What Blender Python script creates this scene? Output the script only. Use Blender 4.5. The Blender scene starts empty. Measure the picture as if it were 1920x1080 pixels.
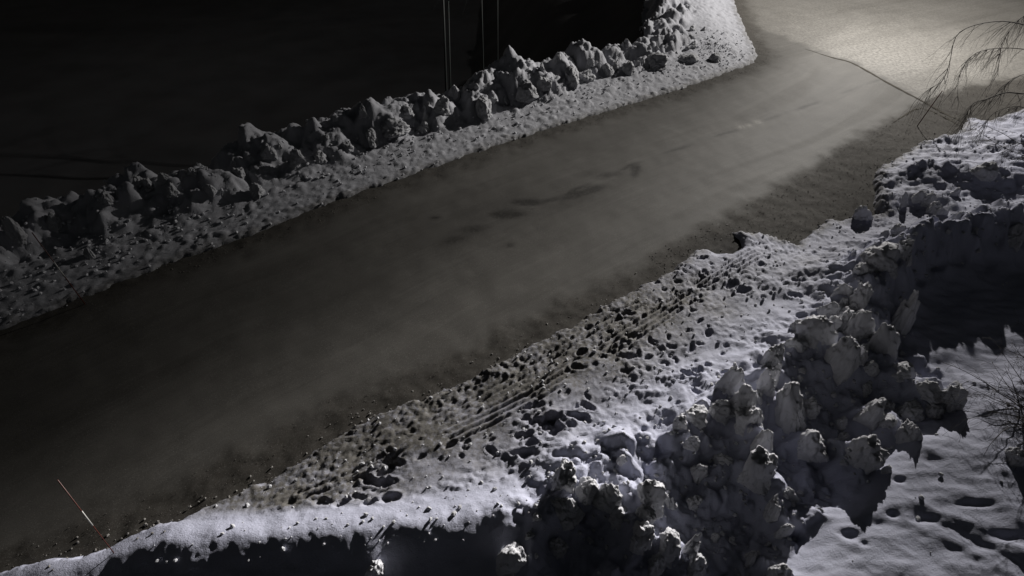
import bpy, bmesh, math, random
import numpy as np
from mathutils import Vector, noise as mnoise

# ------------------------------------------------------------------ camera, world, lamp power, exposure
sc = bpy.context.scene
COL = sc.collection
CAM_H, CAM_F, CAM_P = 8.0, 1100.0, math.radians(40.0)     # metres above the road, focal length in px of a 1920 wide frame, depression
cam_d = bpy.data.cameras.new('camera')
cam = bpy.data.objects.new('camera', cam_d); COL.objects.link(cam)
cam.location = (0, 0, CAM_H)
cam.rotation_euler = (math.pi / 2 - CAM_P, 0, 0)
cam_d.sensor_width = 36.0
cam_d.lens = 36.0 * CAM_F / 1920.0
cam_d.clip_start = 0.1; cam_d.clip_end = 3000
sc.camera = cam

world = bpy.data.worlds.new('World'); sc.world = world; world.use_nodes = True
wn = world.node_tree.nodes; wl = world.node_tree.links
sky = wn.new('ShaderNodeTexSky'); sky.sky_type = 'NISHITA'; sky.sun_disc = False
sky.sun_elevation = math.radians(3.0); sky.sun_rotation = math.radians(-40)
grey = wn.new('ShaderNodeHueSaturation'); grey.inputs['Saturation'].default_value = .25
wl.new(sky.outputs[0], grey.inputs['Color']); wl.new(grey.outputs[0], wn['Background'].inputs['Color'])
wn['Background'].inputs['Strength'].default_value = 0.0112

LAMP_LOC = (17.5, 30.5, 8.2)
LAMP_POWER = 610.0
LAMP_COL = (1.0, 0.96, 0.91)
sc.view_settings.view_transform = 'Standard'
sc.view_settings.look = 'None'
sc.view_settings.exposure = 0.0
sc.view_settings.gamma = 1.0
sc.view_settings.use_curve_mapping = False
sc.render.engine = 'CYCLES'
sc.cycles.use_denoising = True
sc.cycles.max_bounces = 5; sc.cycles.diffuse_bounces = 3; sc.cycles.glossy_bounces = 2
sc.cycles.sample_clamp_indirect = 3.0

rng = np.random.default_rng(7)
random.seed(7)

# ------------------------------------------------------------------ small helpers
CP, SP = math.cos(CAM_P), math.sin(CAM_P)
def ray(u, v):
    x = (u - 960) / CAM_F; y = (540 - v) / CAM_F
    return np.array([x, CP + y * SP, -SP + y * CP])
def at(u, v, z=0.0):
    r = ray(u, v); t = (CAM_H - z) / -r[2]
    return np.array([0, 0, CAM_H]) + t * r
def at_depth(u, v, depth):
    return np.array([0, 0, CAM_H]) + depth * ray(u, v)
def depth_of(P):
    return P[1] * CP - (P[2] - CAM_H) * SP

def smooth(a, b, x):
    t = np.clip((x - a) / (b - a), 0, 1); return t * t * (3 - 2 * t)

def hash2(ix, iy, seed):
    h = (ix.astype(np.int64) * 374761393 + iy.astype(np.int64) * 668265263 + seed * 2147483647) & 0xffffffff
    h = ((h ^ (h >> 13)) * 1274126177) & 0xffffffff
    h = ((h ^ (h >> 16)) * 2246822519) & 0xffffffff
    return ((h ^ (h >> 15)) & 0xffffff) / float(0x1000000)

def perlin(x, y, seed=0):
    ix = np.floor(x); iy = np.floor(y); fx = x - ix; fy = y - iy
    ix = ix.astype(np.int64); iy = iy.astype(np.int64)
    u = fx * fx * fx * (fx * (fx * 6 - 15) + 10); v = fy * fy * fy * (fy * (fy * 6 - 15) + 10)
    def g(dx, dy):
        a = hash2(ix + dx, iy + dy, seed) * 2 * np.pi
        return np.cos(a) * (fx - dx) + np.sin(a) * (fy - dy)
    n0 = g(0, 0) * (1 - u) + g(1, 0) * u
    n1 = g(0, 1) * (1 - u) + g(1, 1) * u
    return (n0 * (1 - v) + n1 * v) * 1.45
def fbm(x, y, oct=4, seed=0, gain=.5):
    s = 0; a = 1.0; f = 1.0
    for k in range(oct):
        s = s + a * perlin(x * f + 13.7 * k, y * f - 7.1 * k, seed + k); a *= gain; f *= 2.03
    return s
def lumps(x, y, scale, seed, rmin=.35, rmax=.62, keep=1.0, dome=.45):
    """rounded blocks: the height of irregular domes scattered one to a cell"""
    x = x / scale; y = y / scale
    ix = np.floor(x).astype(np.int64); iy = np.floor(y).astype(np.int64)
    out = np.zeros_like(x)
    for dx in (-1, 0, 1):
        for dy in (-1, 0, 1):
            cx = ix + dx; cy = iy + dy
            px = cx + hash2(cx, cy, seed); py = cy + hash2(cx, cy, seed + 11)
            r = rmin + (rmax - rmin) * hash2(cx, cy, seed + 23)
            th = hash2(cx, cy, seed + 37) * np.pi; e = .65 + .7 * hash2(cx, cy, seed + 41)
            on = hash2(cx, cy, seed + 53) < keep
            ddx = x - px; ddy = y - py
            a = (ddx * np.cos(th) + ddy * np.sin(th)) / (r * e); b = (-ddx * np.sin(th) + ddy * np.cos(th)) / r
            q = np.abs(a) ** 2.6 + np.abs(b) ** 2.6
            h = np.where(on, np.clip(1 - q, 0, 1) ** dome * r, 0)
            out = np.maximum(out, h)
    return out * scale

def poly_dist(x, y, pts, vals=None):
    """distance to a polyline, the interpolated values carried by its vertices and the signed side"""
    best = np.full(x.shape, 1e9); side = np.zeros(x.shape); arc = np.zeros(x.shape)
    nv = 0 if vals is None else vals.shape[1]
    vv = [np.zeros(x.shape) for _ in range(nv)]; acc = 0.0
    for k in range(len(pts) - 1):
        ax, ay = pts[k][:2]; bx, by = pts[k + 1][:2]
        dx, dy = bx - ax, by - ay; L = math.hypot(dx, dy)
        t = np.clip(((x - ax) * dx + (y - ay) * dy) / (L * L), 0, 1)
        d = np.hypot(x - ax - t * dx, y - ay - t * dy)
        m = d < best - 1e-9
        best = np.where(m, d, best)
        side = np.where(m, np.sign(dx * (y - ay) - dy * (x - ax)), side)
        arc = np.where(m, acc + t * L, arc)
        for q in range(nv):
            vv[q] = np.where(m, vals[k, q] * (1 - t) + vals[k + 1, q] * t, vv[q])
        acc += L
    return best, side, arc, vv
def inside(x, y, poly):
    r = np.zeros(x.shape, bool); n = len(poly)
    for i in range(n):
        ax, ay = poly[i][:2]; bx, by = poly[(i + 1) % n][:2]
        if ay == by: continue
        c = ((ay > y) != (by > y)) & (x < (bx - ax) * (y - ay) / (by - ay) + ax)
        r ^= c
    return r
def resample(pts, n_per=6):
    """Catmull-Rom through the points"""
    P = [np.array(p, float) for p in pts]; P = [2 * P[0] - P[1]] + P + [2 * P[-1] - P[-2]]
    out = []
    for i in range(1, len(P) - 2):
        for k in range(n_per):
            t = k / n_per
            out.append(.5 * ((2 * P[i]) + (-P[i-1] + P[i+1]) * t + (2*P[i-1] - 5*P[i] + 4*P[i+1] - P[i+2]) * t*t
                             + (-P[i-1] + 3*P[i] - 3*P[i+1] + P[i+2]) * t**3))
    out.append(P[-2]); return out

def mesh_np(name, co, faces, mat, smooth_shade=True, attrs=None):
    me = bpy.data.meshes.new(name)
    co = np.asarray(co, np.float32); faces = np.asarray(faces, np.int32)
    n, k = faces.shape
    me.vertices.add(len(co)); me.vertices.foreach_set('co', co.ravel())
    me.loops.add(n * k); me.loops.foreach_set('vertex_index', faces.ravel())
    me.polygons.add(n); me.polygons.foreach_set('loop_start', np.arange(n, dtype=np.int32) * k)
    me.polygons.foreach_set('loop_total', np.full(n, k, np.int32))
    me.polygons.foreach_set('use_smooth', np.full(n, smooth_shade, bool))
    for an, av in (attrs or {}).items():
        a = me.attributes.new(an, 'FLOAT', 'POINT'); a.data.foreach_set('value', np.asarray(av, np.float32))
    me.materials.append(mat); me.update(calc_edges=True); me.validate()
    return me
def link(name, me, parent=None):
    o = bpy.data.objects.new(name, me); COL.objects.link(o)
    if parent is not None: o.parent = parent
    return o
def tag(o, label=None, cat=None, group=None, kind=None):
    if label: o['label'] = label
    if cat: o['category'] = cat
    if group: o['group'] = group
    if kind: o['kind'] = kind
    return o
def empty(name, loc):
    o = bpy.data.objects.new(name, None); COL.objects.link(o); o.location = loc; o.empty_display_size = .1
    return o

class Tubes:
    def __init__(self): self.v = []; self.f = []
    def tube(self, pts, radii, sides=5):
        P = [Vector(p) for p in pts]; base = len(self.v)
        n = len(P); ref = Vector((0.31, 0.17, 0.93))
        for i in range(n):
            t = (P[min(i + 1, n - 1)] - P[max(i - 1, 0)]).normalized()
            a = t.cross(ref)
            if a.length < 1e-3: a = t.cross(Vector((1, 0, 0)))
            a.normalize(); b = t.cross(a)
            for k in range(sides):
                w = 2 * math.pi * k / sides
                self.v.append(P[i] + (a * math.cos(w) + b * math.sin(w)) * radii[i])
        for i in range(n - 1):
            for k in range(sides):
                k2 = (k + 1) % sides
                self.f.append((base + i * sides + k, base + i * sides + k2, base + (i + 1) * sides + k2, base + (i + 1) * sides + k))
        for cap in (0, n - 1):
            c = len(self.v); self.v.append(P[cap])
            for k in range(sides):
                k2 = (k + 1) % sides; o = base + cap * sides
                self.f.append((o + k2, o + k, c, c) if cap == 0 else (o + k, o + k2, c, c))
    def build(self, name, mat, parent=None, origin=(0, 0, 0)):
        me = bpy.data.meshes.new(name)
        og = Vector(origin)
        me.from_pydata([v - og for v in self.v], [], [tuple(dict.fromkeys(f)) for f in self.f])
        for p in me.polygons: p.use_smooth = True
        me.materials.append(mat); me.update()
        return link(name, me, parent)

# ------------------------------------------------------------------ materials
def new_mat(name):
    m = bpy.data.materials.new(name); m.use_nodes = True
    nt = m.node_tree; b = nt.nodes['Principled BSDF']
    return m, nt, nt.nodes, nt.links, b
def N(nt, typ, **kw):
    n = nt.nodes.new(typ)
    for k, v in kw.items():
        if k.startswith('i_'): n.inputs[k[2:].replace('_', ' ')].default_value = v
        else: setattr(n, k, v)
    return n
def mixc(nt, fac, a, b, blend='MIX'):
    n = nt.nodes.new('ShaderNodeMix'); n.data_type = 'RGBA'; n.blend_type = blend
    for s, v in ((0, fac), (6, a), (7, b)):
        if isinstance(v, bpy.types.NodeSocket): nt.links.new(v, n.inputs[s])
        else: n.inputs[s].default_value = v if s == 0 else (*v, 1)
    return n.outputs[2]
def ramp(nt, src, stops):
    r = nt.nodes.new('ShaderNodeValToRGB'); nt.links.new(src, r.inputs[0])
    el = r.color_ramp.elements
    while len(el) < len(stops): el.new(.5)
    for e, (p, c) in zip(el, stops):
        e.position = p; e.color = (c, c, c, 1) if not isinstance(c, tuple) else (*c, 1)
    return r.outputs[0]
def math_n(nt, op, a, b=None, clamp=False):
    n = nt.nodes.new('ShaderNodeMath'); n.operation = op; n.use_clamp = clamp
    for i, v in enumerate((a, b)):
        if v is None: continue
        if isinstance(v, bpy.types.NodeSocket): nt.links.new(v, n.inputs[i])
        else: n.inputs[i].default_value = v
    return n.outputs[0]

def snow_material(name, clean, dirty, bump=.5, dirt_attr=True):
    m, nt, nd, lk, b = new_mat(name)
    geo = N(nt, 'ShaderNodeNewGeometry')
    n1 = N(nt, 'ShaderNodeTexNoise', i_Scale=1.3, i_Detail=6.0, i_Roughness=.6); lk.new(geo.outputs['Position'], n1.inputs['Vector'])
    n2 = N(nt, 'ShaderNodeTexNoise', i_Scale=45.0, i_Detail=5.0, i_Roughness=.7); lk.new(geo.outputs['Position'], n2.inputs['Vector'])
    n3 = N(nt, 'ShaderNodeTexNoise', i_Scale=14.0, i_Detail=4.0, i_Roughness=.6); lk.new(geo.outputs['Position'], n3.inputs['Vector'])
    blot = ramp(nt, n1.outputs[0], [(.35, 0.0), (.72, .55)])
    c = mixc(nt, blot, clean, tuple(x * .78 for x in clean))
    speck = ramp(nt, n2.outputs[0], [(.58, 0.0), (.74, .5)])
    c = mixc(nt, speck, c, tuple(x * .55 for x in clean))
    if dirt_attr:
        a = N(nt, 'ShaderNodeAttribute', attribute_name='dirt')
        f = math_n(nt, 'MULTIPLY', a.outputs['Fac'], ramp(nt, n3.outputs[0], [(.25, .5), (.65, 1.15)]), True)
        c = mixc(nt, f, c, dirty)
    lk.new(c, b.inputs['Base Color'])
    b.inputs['Roughness'].default_value = .75
    b.inputs['Specular IOR Level'].default_value = .25
    bp = N(nt, 'ShaderNodeBump', i_Strength=bump, i_Distance=.02)
    hh = math_n(nt, 'ADD', n2.outputs[0], n3.outputs[0]); lk.new(hh, bp.inputs['Height'])
    lk.new(bp.outputs[0], b.inputs['Normal'])
    return m
M_SNOW = snow_material('trodden_snow', (.42, .434, .54), (.105, .099, .092))
M_BANK = snow_material('ploughed_snow', (.36, .366, .40), (.105, .099, .092))
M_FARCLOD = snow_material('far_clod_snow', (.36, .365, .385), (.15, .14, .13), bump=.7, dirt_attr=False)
M_DIRTY = snow_material('dirty_slush', (.24, .23, .22), (.15, .14, .13), bump=.7, dirt_attr=False)
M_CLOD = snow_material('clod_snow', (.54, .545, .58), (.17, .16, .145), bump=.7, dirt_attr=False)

def road_material():
    m, nt, nd, lk, b = new_mat('icy_road')
    geo = N(nt, 'ShaderNodeNewGeometry')
    def attr(n): return N(nt, 'ShaderNodeAttribute', attribute_name=n).outputs['Fac']
    comb = N(nt, 'ShaderNodeCombineXYZ')
    lk.new(math_n(nt, 'MULTIPLY', attr('along'), .18), comb.inputs[0]); lk.new(math_n(nt, 'MULTIPLY', attr('across'), 2.6), comb.inputs[1])
    st = N(nt, 'ShaderNodeTexNoise', i_Scale=1.0, i_Detail=5.0, i_Roughness=.62); lk.new(comb.outputs[0], st.inputs['Vector'])
    big = N(nt, 'ShaderNodeTexNoise', i_Scale=.7, i_Detail=5.0, i_Roughness=.6); lk.new(geo.outputs['Position'], big.inputs['Vector'])
    fine = N(nt, 'ShaderNodeTexNoise', i_Scale=60.0, i_Detail=4.0, i_Roughness=.75); lk.new(geo.outputs['Position'], fine.inputs['Vector'])
    mid = N(nt, 'ShaderNodeTexNoise', i_Scale=9.0, i_Detail=6.0, i_Roughness=.7); lk.new(geo.outputs['Position'], mid.inputs['Vector'])
    c = mixc(nt, ramp(nt, st.outputs[0], [(.3, 0.0), (.7, 1.0)]), (.095, .091, .085), (.121, .116, .108))
    cb2 = N(nt, 'ShaderNodeCombineXYZ')
    lk.new(math_n(nt, 'MULTIPLY', attr('along'), .35), cb2.inputs[0]); lk.new(math_n(nt, 'MULTIPLY', attr('across'), 14.0), cb2.inputs[1])
    scr = N(nt, 'ShaderNodeTexNoise', i_Scale=1.0, i_Detail=3.0, i_Roughness=.5); lk.new(cb2.outputs[0], scr.inputs['Vector'])
    c = mixc(nt, ramp(nt, scr.outputs[0], [(.56, 0.0), (.72, .25)]), c, (.16, .154, .145))
    c = mixc(nt, ramp(nt, scr.outputs[0], [(.28, .25), (.42, 0.0)]), c, (.055, .052, .047))
    c = mixc(nt, ramp(nt, big.outputs[0], [(.35, 0.0), (.7, .6)]), c, (.073, .069, .063))
    d = math_n(nt, 'MULTIPLY', attr('dirt'), ramp(nt, mid.outputs[0], [(.25, .6), (.65, 1.15)]), True)
    c = mixc(nt, d, c, (.045, .041, .036))
    w = math_n(nt, 'MULTIPLY', attr('wet'), ramp(nt, mid.outputs[0], [(.3, .7), (.6, 1.1)]), True)
    c = mixc(nt, w, c, (.026, .024, .022))
    ic = math_n(nt, 'MULTIPLY', attr('ice_and_glow'), ramp(nt, mid.outputs[0], [(.4, .3), (.6, 1.0)]), True)
    c = mixc(nt, ic, c, (.40, .385, .355))  # pale ice, and the painted pool of lamp light
    c = mixc(nt, ramp(nt, fine.outputs[0], [(.54, 0.0), (.70, .75)]), c, (.04, .037, .033))
    c = mixc(nt, ramp(nt, fine.outputs[0], [(.28, .75), (.42, 0.0)]), c, (.30, .29, .27))
    lk.new(c, b.inputs['Base Color'])
    r = math_n(nt, 'ADD', math_n(nt, 'MULTIPLY', d, .2), .72); lk.new(r, b.inputs['Roughness'])
    b.inputs['Specular IOR Level'].default_value = .12
    bp = N(nt, 'ShaderNodeBump', i_Strength=.16, i_Distance=.01)
    lk.new(math_n(nt, 'ADD', fine.outputs[0], mid.outputs[0]), bp.inputs['Height']); lk.new(bp.outputs[0], b.inputs['Normal'])
    return m
M_ROAD = road_material()

def plain_material(name, col, rough=.8, scale=8.0, vary=.5, metal=0.0):
    m, nt, nd, lk, b = new_mat(name)
    tc = N(nt, 'ShaderNodeTexCoord')
    n = N(nt, 'ShaderNodeTexNoise', i_Scale=scale, i_Detail=4.0); lk.new(tc.outputs['Object'], n.inputs['Vector'])
    lk.new(mixc(nt, ramp(nt, n.outputs[0], [(.3, 0.0), (.7, 1.0)]), col, tuple(x * vary for x in col)), b.inputs['Base Color'])
    b.inputs['Roughness'].default_value = rough; b.inputs['Metallic'].default_value = metal
    return m
M_TWIG = plain_material('twig_bark', (.045, .036, .03), .8)
M_GRAVEL = plain_material('gravel_stone', (.17, .155, .135), .85, 3.0)
M_STAKE = plain_material('orange_stake', (.10, .022, .014), .5, 20.0, .7)
M_REFLECT = plain_material('white_reflective_band', (.5, .5, .48), .4, 30.0, .9)
M_STEEL = plain_material('galvanised_steel', (.45, .46, .47), .45, 12.0, .8, .9)
M_GROUND = plain_material('dark_lowland', (.034, .034, .037), .9, .3, .5)
M_STRIP = plain_material('dark_strip_colour', (.085, .079, .068), .7, 14.0, .6)  # flat dark strips on the road, the long one a painted shadow
def birch_material():
    m, nt, nd, lk, b = new_mat('birch_bark')
    tc = N(nt, 'ShaderNodeTexCoord'); mp = N(nt, 'ShaderNodeMapping'); mp.inputs['Scale'].default_value = (5, 5, 22)
    lk.new(tc.outputs['Object'], mp.inputs['Vector'])
    n = N(nt, 'ShaderNodeTexNoise', i_Scale=1.0, i_Detail=4.0); lk.new(mp.outputs[0], n.inputs['Vector'])
    lk.new(mixc(nt, ramp(nt, n.outputs[0], [(.5, 0.0), (.62, 1.0)]), (.02, .02, .02), (.012, .027, .025)), b.inputs['Base Color'])
    b.inputs['Roughness'].default_value = .7
    return m
M_BIRCH = birch_material()
M_STRIP.node_tree.nodes['Principled BSDF'].inputs['Specular IOR Level'].default_value = 0.02
M_STRIP.node_tree.nodes['Principled BSDF'].inputs['Roughness'].default_value = .95

# ------------------------------------------------------------------ layout lines, in metres on the road plane
LEFT_PX = [(0, 625), (160, 560), (320, 495), (480, 440), (640, 375), (800, 320), (960, 265), (1120, 215), (1280, 168), (1370, 135), (1415, 118), (1424, 104)]
LEFT = [at(u, v)[:2] for u, v in LEFT_PX]
d0 = (LEFT[0] - LEFT[1]); d0 /= np.linalg.norm(d0)
LEFT = [LEFT[0] + d0 * 14, LEFT[0] + d0 * 6] + LEFT + [np.array([10.3, 26.5]), np.array([10.9, 30.0]), np.array([12.6, 38.0]), np.array([15.0, 60.0])]
RIGHT_PX = [(20, 1062), (130, 1045), (215, 1022), (300, 985), (350, 978), (420, 932), (520, 888), (640, 812), (720, 768), (860, 718), (950, 668), (1050, 618), (1130, 573),
            (1200, 535), (1262, 505), (1300, 470), (1335, 448), (1385, 432), (1415, 440), (1440, 440), (1490, 458), (1545, 412), (1600, 412), (1642, 402), (1634, 350), (1640, 318), (1672, 300), (1725, 268),
            (1790, 256), (1812, 222), (1850, 226), (1885, 215), (1920, 205), (2000, 190)]
RIGHT = [at(u, v)[:2] for u, v in RIGHT_PX]
RIGHT = [np.array([-22., -6.]), np.array([-11., 1.4])] + RIGHT + [np.array([34., 21.5]), np.array([60., 27.])]
RIGHT_POLY = RIGHT + [np.array([60., -20.]), np.array([-22., -20.])]
SHOULDER = [at(u, v)[:2] for u, v in [(60, 1010), (330, 905), (600, 765), (900, 640), (1150, 520), (1300, 437), (1500, 325), (1600, 262), (1725, 196)]]

# ------------------------------------------------------------------ the right-hand snow: trodden verge, plough bank, yard
def pr(u, v, z, h, wf, wb):     # a point of a ridge: picture point of its crest at height z -> x, y, height, width front, width back
    p = at(u, v, z); return (p[0], p[1], h, wf, wb)
RIDGES = [
    [pr(2040, 385, .9, 1.0, .8, .9), pr(1920, 400, .9, 1.08, .8, .6), pr(1830, 415, .9, 1.08, .7, .5), pr(1715, 448, .9, 1.08, .7, .5), pr(1660, 500, .9, .95, .9, .6),
     pr(1625, 575, .9, .8, .9, .7), pr(1560, 620, .8, .58, .8, .7), pr(1450, 680, .7, .54, .7, .6), pr(1370, 735, .7, .54, .7, .5), pr(1280, 790, .7, .54, .7, .5),
     pr(1180, 835, .65, .6, .7, .5), pr(1060, 890, .6, .58, .7, .5), pr(1020, 945, .6, .55, .6, .5), pr(900, 970, .5, .5, .7, .6), pr(640, 1004, .42, .44, .6, .6), pr(420, 1012, .4, .40, .55, .55),
     pr(310, 1012, .38, .36, .5, .5), pr(200, 1050, .2, .2, .3, .4), pr(40, 1085, .1, .1, .3, .4)],
    [pr(1600, 650, .8, .8, .4, .4), pr(1680, 680, .75, .75, .4, .4), pr(1740, 715, .7, .65, .4, .4), pr(1785, 740, .5, .5, .35, .35), pr(1800, 780, .2, .15, .3, .3)],
    [pr(1800, 715, .35, .35, .5, .4), pr(1850, 730, .4, .4, .5, .4), pr(1930, 735, .45, .4, .5, .5), pr(2020, 730, .5, .5, .6, .6)],
    [pr(1400, 760, .7, .7, .4, .4), pr(1420, 850, .7, .65, .4, .35), pr(1460, 920, .6, .6, .3, .35), pr(1480, 980, .4, .45, .25, .3), pr(1470, 1060, .25, .3, .25, .3)],
    [pr(1120, 900, .6, .6, .4, .4), pr(1215, 915, .6, .62, .4, .4), pr(1200, 985, .5, .5, .4, .35), pr(1270, 1035, .4, .4, .35, .35), pr(1300, 1100, .3, .35, .3, .3)],
    [pr(1640, 760, .55, .6, .35, .35), pr(1700, 800, .5, .5, .35, .35), pr(1740, 840, .3, .3, .3, .3)],
    [pr(1530, 820, .5, .45, .3, .3), pr(1610, 850, .5, .5, .3, .3), pr(1640, 880, .3, .3, .25, .25)],
    [pr(1010, 985, .55, .5, .3, .3), pr(1000, 1060, .35, .4, .3, .3), pr(980, 1120, .2, .3, .3, .3)],
    [pr(1640, 330, .2, .15, .5, .5), pr(1740, 308, .35, .36, .7, .35), pr(1830, 315, .4, .38, .6, .4), pr(1940, 345, .45, .45, .5, .4), pr(2060, 350, .6, .6, .5, .5)],
    [pr(1640, 370, .25, .2, .4, .3), pr(1740, 360, .3, .28, .35, .3), pr(1790, 395, .3, .25, .3, .3)],
    [pr(1860, 250, .3, .22, 1.6, .5), pr(1920, 262, .4, .38, 1.8, .5), pr(2050, 270, .5, .5, 1.8, .6)],
]
PITS = [(1885, 915, .22, .15, .16), (1905, 1050, .3, .14, .10), (1838, 1045, .2, .08, .07), (1905, 790, .25, .2, .12),
        (1790, 985, .28, .05, .05), (1700, 1010, .2, .06, .035), (1568, 1038, .12, .08, .07), (1645, 1000, .07, .045, .04), (1660, 935, .08, .05, .04), (1590, 1055, .07, .05, .04)]

def spot_labels(recs, landmarks, what):
    """recs: (u, v, w, h) of clods without a look of their own -> a label for each, by the landmark nearest to it"""
    keys = []
    for (u, v, w, h) in recs:
        L = min(landmarks, key=lambda q: math.hypot(q[0] - u, q[1] - v)); dx, dy = u - L[0], v - L[1]
        a = math.degrees(math.atan2(-dy, dx)) % 360
        word = ['right of', 'upper right of', 'above', 'upper left of', 'left of', 'lower left of', 'below', 'lower right of'][int((a + 22.5) // 45) % 8]
        keys.append((L[2], word, math.hypot(dx, dy)))
    out = []
    for i, (n, wd, d) in enumerate(keys):
        same = sorted(k[2] for k in keys if k[:2] == (n, wd)); r = same.index(d)
        size = 'small' if recs[i][2] < 30 else 'medium' if recs[i][2] < 46 else 'large'
        pre = '' if len(same) == 1 else ['closest ', 'second closest ', 'third closest ', 'fourth closest ', 'fifth closest ', 'sixth closest ', 'seventh closest ', 'eighth closest '][r]
        out.append(('%s%s %s %s the %s' % (pre, size, what, wd, n)).strip())
    return out

CLODS = [  # picture point of the foot, width and height in px, lean, label (None: one of the look-alikes)
    (1573, 690, 58, 92, .0, 'tall rounded grey snow block standing highest in the middle of the near heap'),
    (1647, 492, 55, 40, .0, 'snow lump with a shadowed foot at the left rim of the dark hollow'),
    (1690, 612, 34, 88, -.1, 'tall narrow snow slab standing alone against the black hollow'),
    (1612, 522, 30, 30, .1, None), (1613, 566, 40, 48, 0, 'pointed snow block halfway down the left side of the black hollow'),
    (1605, 622, 50, 52, 0, None), (1652, 660, 48, 82, .08, 'tall leaning snow block at the lower left corner of the black hollow'),
    (1527, 636, 76, 56, 0, 'broad rounded snow boulder just up and left of the tallest block'), (1491, 620, 24, 26, 0, None),
    (1447, 676, 54, 44, 0, None), (1490, 660, 48, 32, 0, None), (1362, 735, 48, 62, 0, 'upright snow block where the trodden path meets the heap'),
    (1388, 762, 46, 55, 0, None), (1432, 735, 48, 62, 0, None), (1482, 790, 78, 92, 0, 'massive broken snow block in the centre of the near heap'),
    (1345, 778, 64, 40, 0, 'flat topped snow block on the path side of the near heap'),
    (1633, 805, 48, 66, 0, 'pointed snow block with a lit left edge in the dark middle of the heap'),
    (1772, 785, 36, 76, .05, 'smooth upright snow slab at the yard end of the long ridge'),
    (1610, 676, 26, 40, 0, None), (1415, 895, 54, 78, 0, 'large sharp snow block in the lower left of the dark heap'),
    (1300, 900, 36, 56, 0, 'small pointed snow block alone in the left shadow of the heap'),
    (1297, 838, 26, 26, 0, None), (1520, 858, 52, 58, 0, None), (1573, 820, 24, 34, 0, 'little snow peak between two bigger blocks in the shadow'),
    (1614, 885, 56, 72, 0, 'two pointed snow block throwing a round shadow on the yard'), (1706, 848, 54, 52, 0, 'squat snow block at the edge of the smooth yard snow'),
    (1432, 912, 28, 36, 0, None), (1357, 872, 42, 28, 0, None), (1463, 1078, 42, 28, 0, None), (1287, 1040, 34, 66, 0, None), (1305, 1072, 52, 36, 0, None),
    (1430, 836, 40, 46, 0, None), (1897, 885, 38, 36, 0, 'round snow lump beside a dark pit at the right edge'),
    (1217, 935, 46, 58, 0, 'cauliflower shaped snow lump beside the darkest part of the heap'), (1200, 1005, 48, 42, 0, 'smooth blunt snow block near the bottom edge'),
    (1205, 975, 36, 42, 0, None), (1250, 945, 20, 26, 0, None), (1140, 945, 52, 50, 0, None), (1162, 975, 52, 44, 0, None), (1255, 1030, 62, 50, 0, None),
    (1053, 905, 48, 46, 0, 'snow block perched on the brink of the trodden path'), (1060, 960, 62, 36, 0, None), (1062, 990, 46, 28, 0, None), (1193, 1030, 27, 36, 0, None),
    (960, 1060, 62, 52, 0, None), (707, 1070, 44, 40, 0, None), (1165, 868, 22, 14, 0, None), (1790, 735, 40, 30, 0, None),
    (1740, 735, 40, 30, 0, None), (1690, 705, 44, 34, 0, None), (1660, 772, 34, 26, 0, None), (1700, 778, 40, 26, 0, None), (1745, 800, 34, 30, 0, None),
    (1614, 412, 34, 32, 0, 'grey snow chunk lying by itself on the gravel edge of the road'),
    (1720, 375, 24, 22, 0, None), (1738, 382, 26, 20, 0, None), (1748, 400, 24, 22, 0, 'round snow ball at the near edge of the shadowed dip'), (1762, 405, 22, 16, 0, None), (1693, 388, 14, 30, 0, 'thin dark upright snow splinter near the gravel edge'),
    (1790, 365, 16, 14, 0, None), (1845, 330, 40, 26, 0, None), (1690, 470, 40, 24, 0, None), (1905, 440, 50, 34, 0, 'snow lump on the bank above the hollow at the right edge'),
    (1580, 560, 40, 34, 0, None), (1550, 590, 36, 30, 0, None), (1580, 600, 30, 26, 0, None), (1515, 770, 40, 44, 0, None), (1300, 790, 44, 34, 0, None), (1275, 800, 30, 26, 0, None),
    (1660, 905, 20, 18, 0, None), (1100, 925, 40, 34, 0, None), (1230, 1065, 44, 40, 0, None), (1400, 795, 44, 44, 0, None), (1445, 960, 36, 40, 0, None), (1470, 1000, 30, 34, 0, None)]

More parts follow.
